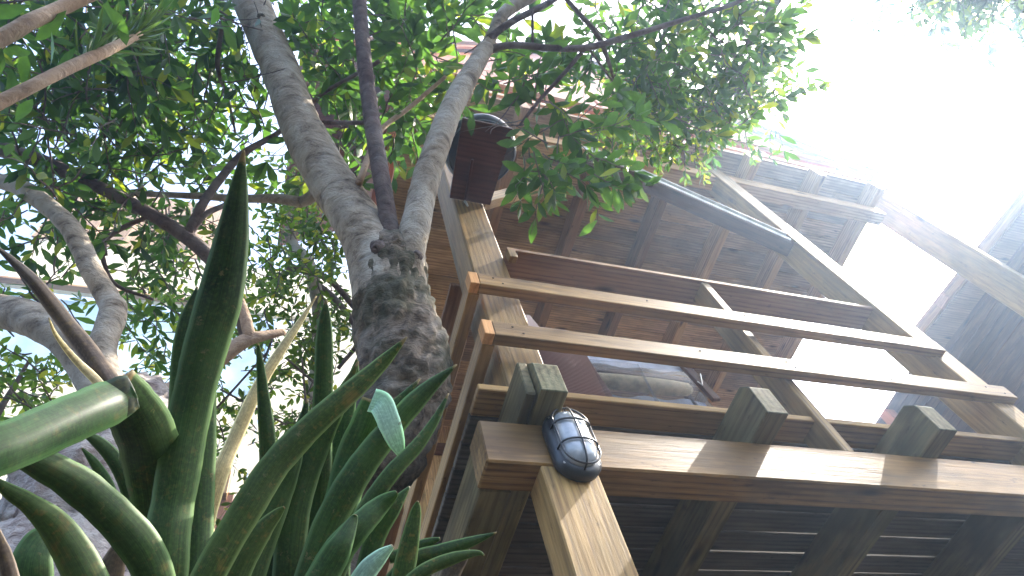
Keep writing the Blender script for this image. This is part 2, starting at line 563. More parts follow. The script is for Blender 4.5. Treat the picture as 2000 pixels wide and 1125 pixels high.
# lower storey
beam('post', (.006, .002, GZ), (.156, .10, .0), W_POST, H, 2, label='pale corner post below the balcony beam')
beam('post', (.006, .05, .15), (.156, .145, .30), W_POST, H, 2)
for x in (2.05, 4.07): beam('post', (x, .004, GZ), (x + .15, .10, 0), W_POST, H, 2)
beam('beam', (-.131, 0, 0.0), (5.2, .098, .148), W_BEAM, H, 0, .005, label='heavy stained front beam carrying the lower balcony')
beam('beam', (-.125, .100, .002), (-.040, YB, .146), W_GREEN, H, 1, label='greenish side beam running back under the balcony')
JX = [.010, .70, 1.345, 2.005, 2.66, 3.32, 3.98, 4.64]
for i, x in enumerate(JX):
    # joists with weathered chamfered noses
    y0, z0, z1, w = -.112, .150, .300, .076
    pr = [(y0, z0), (y0, z1 - .035), (y0 + .03, z1), (YB, z1), (YB, z0)]
    bm = bmesh.new()
    A = [bm.verts.new((p[0] - 1, -w / 2, p[1] - .225)) for p in pr]
    B = [bm.verts.new((p[0] - 1, w / 2, p[1] - .225)) for p in pr]
    bm.faces.new(A); bm.faces.new(B[::-1])
    for k in range(5): bm.faces.new((A[k], B[k], B[(k + 1) % 5], A[(k + 1) % 5]))
    bmesh.ops.recalc_face_normals(bm, faces=bm.faces)
    bmesh.ops.bevel(bm, geom=list(bm.edges), offset=.003, segments=1, affect='EDGES')
    # weathered, split end grain: saw ridges on the nose
    bm.normal_update()
    for f_ in bm.faces:
        if f_.normal.x < -.3: f_.material_index = 1
    mtx = Matrix.Translation((x + w / 2, 1, .225)) @ Matrix.Rotation(math.pi / 2, 4, 'Z')
    jo = from_bm('joist', bm, W_GREEN, H, mtx)
    jo.data.materials.append(ENDG)
# spacer blocks beside the first joist (two laminated planks)
beam('joist_packing', (-.024, -.095, .152), (.004, .30, .287), W_GREEN, H, 1)
y = .02
while y < YB - .1:
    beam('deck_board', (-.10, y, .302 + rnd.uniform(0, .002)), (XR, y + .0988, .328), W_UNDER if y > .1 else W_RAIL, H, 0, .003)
    y += .1055
q = on(1715, 995, 2, .30)
bm = bmesh.new(); tube_into(bm, [(q.x, q.y, .302, .005), (q.x, q.y, .285, .005), (q.x + .004, q.y - .004, .272, .007), (q.x, q.y, .262, .003)], 6)
from_bm('hook', bm, BLACK, H, smooth=True)
# storey posts
beam('post', (0, .043, .149), (.15, .193, 3.9), W_POST, H, 2, .006, label='pale corner post rising between the balcony rails')
beam('post', (1.045, .006, .149), (1.085, .105, 1.195), W_POST, H, 2, .003)
beam('post', (2.0, -.012, .149), (2.12, .125, 3.17), W_POST, H, 2, .005, label='tall pale post at the end of the lower rails')
beam('post', (3.90, -.012, .149), (3.965, .20, 3.72), W_POST, H, 2, .005, label='tall outer post standing against the white sky')
beam('post', (0, 1.3, .33), (.09, 1.39, 3.0), W_POST, H, 2)
# lower railing, front and side
for z in (.871, .566):
    beam('rail', (-.035, -.045, z - .075), (2.12 if z < .7 else 2.04, -.004, z), W_RAIL, H, 0, .003)
    beam('rail', (-.068, -.045, z - .075), (-.0355, -.003, z + .003), W_END, H, 2, .002)
    beam('rail', (-.066, -.002, z - .075), (-.025, YB, z), W_RAIL, H, 1, .003)
beam('handrail', (.152, .0, 1.197), (1.998, .125, 1.219), W_WARM, H, 0, .002, label='flat brown handrail cap with a thin bright front edge')
beam('handrail', (-.035, .196, 1.197), (.075, YB, 1.219), W_WARM, H, 1, .002)
beam('rail_support', (.152, -.001, 1.14), (.185, .03, 1.2), W_POST, H, 2, .002)
for z, xs in ((.871, (.02, .05, 1.05, 1.075, .62, 1.93, 1.98)), (.566, (.03, .06, 1.052, 1.072, .7, 1.5, 2.0, 2.07))):
    for q, x in enumerate(xs):
        bm = bmesh.new(); bmesh.ops.create_cone(bm, segments=8, radius1=.0036, radius2=.0036, depth=.002, cap_ends=True)
        from_bm('nail', bm, NAIL, H, Matrix.Translation((x, -.0450, z - .022 - .03 * (q % 2))) @ Matrix.Rotation(math.pi / 2, 4, 'X'))
# second storey floor
Z2 = 3.02
beam('beam', (-.10, 0, 2.90), (3.49, .10, Z2 - .001), W_PINE, H, 0, .004, label='brown front beam under the upper deck')
for x in (.56, 1.14, 1.72, 2.30, 2.87, 3.42):
    beam('joist', (x, -.15, Z2), (x + .065, YB, 3.165), W_PINE if x > 2 else W_WARM, H, 1, .003)
y = -.13
while y < YB + .02:
    beam('ceiling_board', (-.12, y, 3.167 + rnd.uniform(0, .003)), (3.50, y + .119, 3.19), W_CEIL, H, 0, .004)
    y += .1215
beam('light_block_slab', (-.12, -.13, 3.195), (3.50, YB + .1, 3.21), W_BROWN, H, 0, .002)  # unseen slab added above the boards to block light through their seams
# knee braces
bar('brace', (1.03, .045, 2.875), (2.0, .045, 1.905), (0, 1, 0), .032, .09, W_BROWN, H)
bar('brace', (.99, .012, 2.96), (1.995, .012, 1.935), (0, 1, 0), .034, .03, PALEW, H)
bar('brace', (1.03, .0, 2.975), (1.995, .0, 1.99), (0, 1, 0), .012, .03, PALEW, H)
bar('brace', (.16, .09, 1.86), (.62, .09, 2.32), (0, 1, 0), .07, .05, W_POST, H)
# upper railing, three rails and a handrail; front and side
for z, h in ((3.44, .07), (3.755, .07), (4.10, .03)):
    beam('rail', (-.035, -.045, z - h), (3.90, -.003, z), W_PINE, H, 0, .003)
    beam('rail', (-.066, -.002, z - h), (-.025, 1.95, z), W_ORANGE, H, 1, .003)
beam('handrail', (.152, .0, 4.102), (3.90, .12, 4.122), W_ORANGE, H, 0, .002)
for x in (1.03, 3.05): beam('post', (x, .004, 3.2), (x + .05, .10, 4.10), W_POST, H, 2)
beam('rail_end_block', (3.967, -.03, 3.62), (4.12, .05, 3.70), W_POST, H, 0)
# back wall of the lower balcony: vertical boards, trims, dark doorway
x = -.16
while x < 3.5:
    beam('wall_board', (x, YB + .002, GZ), (x + .138, YB + .025, 3.16), W_PINE, H, 2, .004)
    x += .1405
beam('trim', (-.06, YB - .03, 2.80), (3.5, YB, 2.92), W_BROWN, H, 0)
# gable wall of the upper storeys, ridge over x=2.25
GY = .25; RX, RZ = 2.25, 8.3
x = 0.0
while x < 4.6:
    x1 = x + .138
    f = lambda q: RZ - abs(q - RX) * 1.03
    zt0, zt1 = f(x), f(x1)
    zb = 3.2 if x < 3.4 else 4.25
    prism('wall_board', [(x, GY, zb), (x1, GY, zb), (x1, GY, zt1), (x, GY, zt0)], (0, .022, 0), W_ORANGE, H)
    x += .1405
y = GY + .03
while y < 1.9:
    beam('wall_board', (0.0, y, 3.2), (.022, y + .138, 5.95), W_ORANGE, H, 2, .004)
    y += .1405
for s in (-1, 1):
    a = Vector((RX + s * 3.1, GY - .06, RZ - 3.1 * 1.03 + .04)); c = Vector((RX, GY - .06, RZ + .05))
    bar('barge_board', a, c, (0, 1, 0), .13, .03, W_ORANGE, H)
    bm = bmesh.new()
    n = Vector((s * 1.03, 0, 1)).normalized() * .04
    for q in (a, c): 
        bm.verts.new(q + Vector((0, -.05, .0))); bm.verts.new(q + Vector((0, 2.0, .0)))
        bm.verts.new(q + Vector((0, -.05, .0)) + n); bm.verts.new(q + Vector((0, 2.0, .0)) + n)
    bmesh.ops.convex_hull(bm, input=list(bm.verts))
    from_bm('roof', bm, W_BROWN, H)
for z in (4.55, 4.75, 5.3):
    beam('trim', (.3, GY - .03, z), (3.8, GY - .002, z + .06), W_RAIL, H, 0)
for x in (1.35, 2.0, 2.7):
    beam('trim', (x, GY - .06, 4.2), (x + .07, GY - .031, 5.6), W_ORANGE, H, 2)

# ------------------------------------------------------------------ neighbouring deck on the right
R = empty('neighbouring_deck', (6.5, 1, GZ), 'dark raised deck underside with a brown edge beam at the far right', 'deck')
prism('edge_beam', [(5.06, -1.9, 3.0), (4.63, 1.2, 3.0), (4.94, 1.2, 3.0), (5.16, -1.9, 3.0)], (0, 0, .098), W_WARM, R)
bar('fascia', (5.045, -1.9, 3.06), (4.612, 1.2, 3.06), (0, 0, 1), .03, .11, W_RAIL, R)
for yy in (-.9, .18, .62, 1.05): beam('bracket', (4.58 - .14 * (yy - 1.2), yy, 3.0), (4.604 - .14 * (yy - 1.2), yy + .12, 3.10), W_WARM, R, 1)
x = 4.90
for i in range(26):
    beam('deck_board', (x, -1.9, 3.10 + rnd.uniform(0, .003)), (x + .137, 6, 3.125), W_BROWN, R, 1, .003)
    x += .14

pq = on(1745, 815, 1, 1.9); beam('post', (pq.x, 1.9, GZ), (pq.x + .11, 2.0, 3.09), W_ORANGE, R, 2)
beam('post', (8.0, -1.6, GZ), (8.35, -1.45, 2.96), W_BROWN, R, 2)

# ------------------------------------------------------------------ bulkhead light
Lp = empty('bulkhead_light', (.098, 0, .055), 'oval black bulkhead light with frosted glass and wire guard on the beam above the post', 'light')
LC = Vector((.098, -.002, .058))


def capsule(a, r, n=28):
    """upright capsule outline: half straight length a, radius r"""
    out = []
    for i in range(n):
        t = 2 * math.pi * i / n
        out.append((r * math.cos(t), r * math.sin(t) + (a if math.sin(t) >= 0 else -a)))
    return out


def loft(rings):
    bm = bmesh.new()
    R_ = [[bm.verts.new(p) for p in r] for r in rings]
    n = len(R_[0])
    for A, B in zip(R_, R_[1:]):
        for k in range(n): bm.faces.new((A[k], A[(k + 1) % n], B[(k + 1) % n], B[k]))
    bm.faces.new(R_[0][::-1]); bm.faces.new(R_[-1])
    bmesh.ops.recalc_face_normals(bm, faces=bm.faces)
    return bm


def capring(a, r, y, n=28):
    return [LC + Vector((u, y, v)) for u, v in capsule(a, r, n)]


from_bm('base', loft([capring(.052, .062, 0), capring(.052, .064, -.012), capring(.052, .062, -.022), capring(.052, .056, -.030), capring(.051, .048, -.033)]), BLACK, Lp, smooth=True)
from_bm('glass', loft([capring(.050, .047, -.026), capring(.050, .046, -.040), capring(.047, .042, -.052), capring(.040, .033, -.061), capring(.028, .020, -.066), capring(.01, .006, -.068)]), FROST, Lp, smooth=True)


def wire(pts, r=.0028):
    bm = bmesh.new()
    tube_into(bm, [(*p, r) for p in pts], 8)
    return from_bm('guard_bar', bm, BLACK, Lp, smooth=True)


arc = lambda u, r, y0, y1, n=12: None
pts = []
for i in range(17):   # long middle bar
    t = -math.pi / 2 + math.pi * i / 16
    pts.append(LC + Vector((0, -.030 - .043 * math.cos(t) ** .5 if math.cos(t) > 1e-6 else -.030, .103 * math.sin(t))))
wire(pts)
for dz in (-.036, .036):
    pts = []
    for i in range(13):
        t = -math.pi / 2 + math.pi * i / 12
        pts.append(LC + Vector((.052 * math.sin(t), -.030 - .043 * max(0, math.cos(t)) ** .6, dz)))
    wire(pts)
pts = [LC + Vector((u * 1.0, -.050, v)) for u, v in capsule(.050, .050, 32)]
pts.append(pts[0])
wire(pts)
for sx in (-1, 1):
    for sz in (-1, 1):
        bm = bmesh.new(); bmesh.ops.create_cone(bm, segments=10, radius1=.004, radius2=.004, depth=.004, cap_ends=True)
        from_bm('screw', bm, STEEL, Lp, Matrix.Translation(LC + Vector((sx * .045, -.029, sz * .080))) @ Matrix.Rotation(math.pi / 2, 4, 'X'))

# ------------------------------------------------------------------ shelf plank + round black bowl on the corner post
S = empty('bracket_shelf', (.09, 0, 1.74), 'dark brown plank shelf jutting from the corner post under a round black bowl', 'shelf')
prism('plank', [(-.012, .04, 1.74), (.182, .04, 1.74), (.190, -.335, 1.74), (-.040, -.335, 1.74)], (0, 0, .018), W_DARK, S)
bar('strut', (.045, -.165, 1.731), (.060, .030, 1.731), (0, 0, 1), .012, .012, W_DARK, S)
bm = bmesh.new(); tube_into(bm, [(.055, .035, 1.715, .006), (.057, .030, 1.685, .006), (.060, .032, 1.66, .005)], 8)
from_bm('hook', bm, STEEL, S, smooth=True)
Bw = empty('round_bowl', (.088, -.185, 1.76), 'round black bowl with pale rim resting on the dark plank shelf', 'bowl')
prof = [(.085, 0), (.137, .008), (.160, .028), (.170, .05), (.170, .062), (.164, .062), (.138, .03), (.02, .012)]
bm = bmesh.new()
rings = [[bm.verts.new((.088 + r * math.cos(a), -.185 + r * math.sin(a), 1.7605 + h)) for a in [2 * math.pi * k / 40 for k in range(40)]] for r, h in prof]
for A, B in zip(rings, rings[1:]):
    for k in range(40): bm.faces.new((A[k], A[(k + 1) % 40], B[(k + 1) % 40], B[k]))
bm.faces.new(rings[0][::-1]); bm.faces.new(rings[-1])
from_bm('dish', bm, BLACK2, Bw, smooth=True)
bm = bmesh.new()
tube_into(bm, [(.088 + .152 * math.cos(a), -.185 + .152 * math.sin(a), 1.777, .004) for a in [2 * math.pi * k / 40 for k in range(41)]], 6, cap=False)
from_bm('rim', bm, RIM, Bw, smooth=True)

# ------------------------------------------------------------------ things stored on the lower balcony


def sheet_thing(name, label, cat, pts, y, mat, thick=.004, ridge=0, amp=.004, group=None):
    """ribbed sheet standing behind the rails; pts in (x, z)"""
    xs = [p[0] for p in pts]; zs = [p[1] for p in pts]
    bm = bmesh.new()
    A = [bm.verts.new((p[0], y + (p[1] - .33) * .12, p[1])) for p in pts]
    f = bm.faces.new(A)
    r = bmesh.ops.extrude_face_region(bm, geom=[f])
    bmesh.ops.translate(bm, vec=(0, thick, 0), verts=[v for v in r['geom'] if isinstance(v, bmesh.types.BMVert)])
    bmesh.ops.recalc_face_normals(bm, faces=bm.faces)
    o = from_bm(name, bm, mat)
    if ridge:
        bm = bmesh.new()
        n = ridge
        L = (max(xs) - min(xs))
        for i in range(n * 2):
            t = i / (n * 2 - 1)
            z = min(zs) + (max(zs) - min(zs)) * t
            # sloping ribs clipped by the sheet's width
            x0, x1 = min(xs) + .004, max(xs) - .004
            top = z + .045
            if top > max(zs): continue
            if top > onp(1062, 612)[1]: x1 = min(x1, x0 + .06)
            a = Vector((x0, y - .003 + (top - .33) * .12, top)); c = Vector((x1, y - .003 + (top - .045 * (x1 - x0) / L - .33) * .12, top - .045 * (x1 - x0) / L))
            tube_into(bm, [(*a, .0028), (*c, .0028)], 5)
        rb = from_bm('ribs', bm, mat, o, smooth=True)
        rb['kind'] = 'stuff'
    return tag(o, label, cat, group)


def onp(px, py):
    p = on(px, py, 1, .235)
    return p.x, p.z


sheet_thing('ribbed_panel', 'brown finely ribbed plastic panel standing behind the balcony rails beside the corner post', 'plastic panel',
            [(onp(1180, 768)[0], .333), onp(1180, 768), onp(1150, 690), onp(1136, 645), onp(1120, 620), onp(1062, 612), onp(1045, 585), (.155, onp(1018, 583)[1]), (.155, .333)], .205, BROWNP, ridge=44)
sheet_thing('clear_panel', 'clear plastic pane next to the brown ribbed panel, in front of the rolled cushion', 'plastic pane',
            [(onp(1182, 768)[0], .334), (onp(1282, 775)[0], .334), onp(1282, 775), onp(1252, 698), onp(1155, 688), onp(1182, 768)], .200, CLEAR, group='clear plastic panes on the balcony')
sheet_thing('clear_panel', 'clear plastic pane farther right, before the dark cross of wood', 'plastic pane',
            [(onp(1284, 775)[0], .334), (onp(1395, 784)[0], .334), onp(1395, 784), onp(1345, 706), onp(1256, 698), onp(1284, 775)], .216, CLEAR, group='clear plastic panes on the balcony')
a = on(1155, 740, 1, .40); c = on(1350, 762, 1, .40)
bm = bmesh.new()
pp = [a.lerp(c, t) for t in (0, .04, .2, .5, .8, .96, 1)]
tube_into(bm, [(*p, r) for p, r in zip(pp, (.015, .029, .033, .035, .033, .028, .014))], 16, .05)
Cu = from_bm('rolled_cushion', bm, CUSH, smooth=True)
tag(Cu, 'beige rolled cushion lying behind the clear plastic panes', 'cushion')
# folding chair: wavy boards of bluish wood and crossing dark legs
Ch = empty('folding_chair', on(1340, 780, 1, .45), 'folded wooden chair with bluish wavy slats behind the clear panes', 'chair')
for (p0, p1, w, mt) in (((1150, 700), (1355, 722), .075, BLUEW), ((1165, 785), (1385, 800), .11, BLUEW)):
    a = on(*p0, 1, .46); c = on(*p1, 1, .46)
    d = (c - a); up = Vector((0, 0, 1))
    top = []; bot = []
    for i in range(25):
        t = i / 24
        wv = .010 * math.sin(t * 17)
        top.append(a + d * t + up * (w / 2 + wv)); bot.append(a + d * t - up * (w / 2 - wv * .8))
    prism('slat', top + bot[::-1], (0, .018, 0), mt, Ch)
bar('leg', on(1330, 708, 1, .44), on(1400, 782, 1, .44), (0, 1, 0), .045, .02, W_DARK, Ch)
bar('leg', on(1340, 712, 1, .43), on(1365, 712, 1, .43), (0, 1, 0), .05, .02, W_DARK, Ch)
for px in (1175, 1330):
    q = on(px, 760, 1, .47)
    beam('leg', (q.x, .46, .331), (q.x + .03, .485, q.z), W_DARK, Ch, 2)
bar('crossbar', on(1160, 722, 1, .47), on(1350, 745, 1, .47), (0, 1, 0), .03, .02, W_DARK, Ch)
bm = bmesh.new(); tube_into(bm, [(*on(1368, 730, 1, .42), .003), (*on(1372, 752, 1, .42), .003), (*on(1362, 745, 1, .42), .003)], 6)
from_bm('wire_clip', bm, STEEL, Ch)
# brown corrugated sheets stacked beside the side beam
for j, (px0, lab) in enumerate(((885, 'dark brown corrugated sheet hanging beside the side rails'), (918, 'reddish brown corrugated sheet nearest the greenish side beam'))):
    bm = bmesh.new()
    rows = []
    for i in range(60):
        t = i / 59
        wv = 9 * math.sin(t * 17 + j)
        p = at(px0 + 26 * (1 - t) + wv, 850 + 270 * t, 2.30 - .06 * j + .15 * t)
        q = at(px0 + 26 * (1 - t) + wv + 20, 850 + 270 * t, 2.45 - .06 * j + .15 * t)
        rows.append((bm.verts.new(p), bm.verts.new(q)))
    for A, B in zip(rows, rows[1:]): bm.faces.new((A[0], A[1], B[1], B[0]))
    bmesh.ops.solidify(bm, geom=list(bm.faces), thickness=.004)
    o = from_bm('corrugated_sheet', bm, BROWNC, smooth=True)
    tag(o, lab, 'roof sheet', 'corrugated sheets beside the side beam')

# ------------------------------------------------------------------ neighbour's house at the back left
Nh = empty('background_house', (-2, 6, GZ), 'cream and brown timber house glimpsed through the leaves at left', 'house')


def wall_poly(name, px, y, mat, th=.05):
    prism(name, [on(a, b_, 1, y) for a, b_ in px], (0, th, 0), mat, Nh)


p0 = on(118, 400, 1, 5.0); p1 = on(480, 400, 1, 5.0); pz0 = on(300, 495, 1, 5.0).z
x = p0.x; zt = on(300, 385, 1, 5.0).z
while x < p1.x:
    beam('wall_board', (x, 4.98, pz0), (x + .24, 5.02, zt), W_CEIL, Nh, 2)
    x += .245
zc = on(300, 585, 1, 5.0).z
beam('wall', (p0.x + .1, 5.0, zc), (1.2, 5.1, pz0 - .002), CREAM, Nh, 0)
beam('eave', (p0.x - .05, 4.9, zc - .05), (p1.x, 5.0, zc - .002), W_PINE, Nh, 0)
zd = on(200, 760, 1, 5.1).z
beam('wall', (p0.x + .1, 5.10, zd), (-.9, 5.2, zc - .13), PBLUE, Nh, 0)
beam('wall', (-.88, 5.04, GZ), (1.2, 5.12, zc - .13), CREAM, Nh, 0)
beam('wall', (-6.2, 5.04, GZ), (-.89, 5.12, zd - .002), CREAM, Nh, 0)
beam('beam', on(380, 960, 1, 4.6), on(450, 945, 1, 4.8) + Vector((0, 0, 0)), W_POST, Nh, 0)
beam('post', (on(395, 1000, 1, 4.7).x, 4.7, GZ), (on(450, 1000, 1, 4.7).x, 4.85, on(420, 960, 1, 4.7).z), W_BROWN, Nh, 2)

# ------------------------------------------------------------------ leaves
LEAF_V = np.array([(0, 0, 0), (.10, .25, .0), (.17, .55, -.02), (.10, .82, -.07), (0, 1.0, -.13),
                   (-.10, .82, -.07), (-.17, .55, -.02), (-.10, .25, .0), (0, .3, -.035), (0, .6, -.065), (0, .85, -.095)], float)
LEAF_F = [(0, 1, 8), (1, 2, 9, 8), (2, 3, 10, 9), (3, 4, 10), (0, 8, 7), (7, 8, 9, 6), (6, 9, 10, 5), (5, 10, 4)]


def leaf_mesh(name, fat=1.0):
    me = bpy.data.meshes.new(name)
    V = LEAF_V.copy(); V[:, 0] *= fat
    me.from_pydata([tuple(v) for v in V], [], LEAF_F)
    for p in me.polygons: p.use_smooth = True
    return me


def frame(d, up):
    d = d / (np.linalg.norm(d) + 1e-9)
    x = np.cross(d, up); n = np.linalg.norm(x)
    if n < 1e-4: x = np.cross(d, np.array([1, 0, .1])); n = np.linalg.norm(x)
    x /= n
    z = np.cross(x, d)
    return np.stack([x, d, z], 1)  # columns


def twig_leaves(start, dirv, length, lsz, out, twigs, k=9, jitter=.5, droop=.25):
    d = np.array(dirv, float); d /= np.linalg.norm(d)
    p = np.array(start, float)
    pts = [(*p, .0028)]
    step = length / k
    side = 1
    for i in range(k):
        d = d + nr.normal(0, .12, 3) + np.array([0, 0, -.04]); d /= np.linalg.norm(d)
        p = p + d * step
        pts.append((*p, .0028 * (1 - i / k) + .0008))
        s = np.cross(d, np.array([0, 0, 1.]) + nr.normal(0, .3, 3)); s /= (np.linalg.norm(s) + 1e-9)
        ld = d * .75 + s * side * .85 + nr.normal(0, jitter * .5, 3) + np.array([0, 0, -droop])
        side = -side
        sz = lsz * nr.uniform(.65, 1.2)
        up = np.array([0, 0, 1.]) + nr.normal(0, .55, 3)
        out.append((p.copy(), frame(ld, up), sz))
    for q in range(4):   # a tuft at the tip
        ld = d + nr.normal(0, .55, 3)
        out.append((p.copy(), frame(ld, np.array([0, 0, 1.]) + nr.normal(0, .5, 3)), lsz * nr.uniform(.7, 1.15)))
    twigs.append(pts)


def build_foliage(parent, leaves, twigs, mat, twigmat, n_ind, fat=1.0, leafname='leaf'):
    leaves = sorted(leaves, key=lambda l: np.linalg.norm(l[0] - np.array(CAM)) / l[2])
    me = leaf_mesh(leafname, fat); me.materials.append(mat)
    for p, F, sz in leaves[:n_ind]:
        m = Matrix.Identity(4)
        for r in range(3):
            for c_ in range(3): m[r][c_] = F[r, c_] * sz
            m[r][3] = p[r]
        link(leafname, me, None, parent, m)
    rest = leaves[n_ind:]
    if rest:
        V = LEAF_V.copy(); V[:, 0] *= fat
        P = np.array([l[0] for l in rest]); F = np.array([l[1] for l in rest]); S = np.array([l[2] for l in rest])
        allv = np.einsum('nij,vj->nvi', F, V) * S[:, None, None] + P[:, None, :]
        nv = len(V)
        loops = []; starts = []; tot = []
        base = np.concatenate([np.array(f) for f in LEAF_F])
        fl = np.array([len(f) for f in LEAF_F])
        n = len(rest)
        li = (base[None, :] + (np.arange(n) * nv)[:, None]).ravel()
        lt = np.tile(fl, n)
        ls = np.concatenate([[0], np.cumsum(lt)[:-1]])
        fm = bpy.data.meshes.new('foliage')
        fm.vertices.add(n * nv); fm.vertices.foreach_set('co', allv.ravel())
        fm.loops.add(len(li)); fm.loops.foreach_set('vertex_index', li.astype(np.int32))
        fm.polygons.add(len(lt)); fm.polygons.foreach_set('loop_start', ls.astype(np.int32))
        fm.polygons.foreach_set('use_smooth', np.ones(len(lt), bool))
        fm.update(calc_edges=True)
        o = link('foliage', fm, mat, parent)
        o['kind'] = 'stuff'
    if twigs:
        bm = bmesh.new()
        for t in twigs: tube_into(bm, t, 4, cap=False)
        o = from_bm('twigs', bm, twigmat, parent, smooth=True)
        o['kind'] = 'stuff'


def pix(p):
    v = Vector(p) - CAM
    c = [sum(RC[i][j] * v[i] for i in range(3)) for j in range(3)]
    return 1000 + FPX * c[0] / c[2], 562.5 + FPX * c[1] / c[2], c[2]


def clear_of(leaves, boxes):
    """prune leaves that would grow in front of the places the tree leaves free"""
    out = []
    for l in leaves:
        x, y, z = pix(l[0])
        if z > 0 and any(a < x < c and b < y < d for a, b, c, d in boxes): continue
        out.append(l)
    return out


def scatter(regions, seedshift=0):
    """regions: (cx, cy, rx, ry, dmin, dmax, twig count, leaf size, twig length)"""
    out = []; twigs = []
    for cx, cy, rx, ry, d0, d1, n, ls, tl in regions:
        for i in range(int(n * DENS)):
            a = nr.uniform(0, 2 * math.pi); r = math.sqrt(nr.uniform(0, 1))
            px, py = cx + rx * r * math.cos(a), cy + ry * r * math.sin(a)
            d = nr.uniform(d0, d1)
            p = at(px, py, d)
            dv = nr.normal(0, 1, 3); dv[2] = dv[2] * .5
            twig_leaves(p, dv, tl * nr.uniform(.7, 1.3), ls, out, twigs)
    return out, twigs


# ---- main tree
T = empty('forked_tree', at(640, 1080, 2.0) * 1.0, 'pale barked tree forking into three limbs beside the balcony corner', 'tree')
T.location.z = GZ
b0 = at(655, 1100, 2.0)
base = [(b0.x - .35, b0.y + .25, GZ - .1, .20), (b0.x - .25, b0.y + .18, -1.6, .15)]
limb('trunk', [(640, 1080, 2.0, 150), (745, 880, 2.0, 160), (790, 760, 2.02, 168), (786, 690, 2.05, 178), (772, 620, 2.1, 158), (768, 560, 2.15, 138), (765, 505, 2.2, 122), (768, 478, 2.25, 84)],
     BARK_R, T, n=18, seg=72, rough=.13, extra=base)
limb('limb', [(768, 600, 2.12, 146), (752, 548, 2.16, 134), (722, 480, 2.22, 100), (690, 420, 2.3, 92), (640, 345, 2.42, 84), (605, 280, 2.52, 80), (583, 235, 2.6, 72), (545, 130, 2.8, 66), (510, 50, 2.95, 62), (478, -30, 3.1, 58), (440, -170, 3.4, 50)],
     BARK, T, n=16, seg=36, rough=.05)
limb('limb', [(765, 545, 2.16, 60), (766, 490, 2.17, 44), (757, 420, 2.22, 35), (742, 330, 2.3, 33), (724, 220, 2.42, 30), (712, 120, 2.55, 27), (702, 0, 2.7, 25), (698, -150, 2.9, 20)],
     BARK_D, T, n=7, seg=14, rough=.03)
limb('limb', [(778, 590, 2.14, 120), (790, 545, 2.14, 90), (800, 500, 2.15, 60), (812, 440, 2.2, 57), (832, 350, 2.3, 54), (856, 280, 2.38, 48), (880, 215, 2.48, 44), (915, 150, 2.6, 38), (950, 92, 2.72, 30)],
     BARK, T, n=14, seg=30, rough=.05)
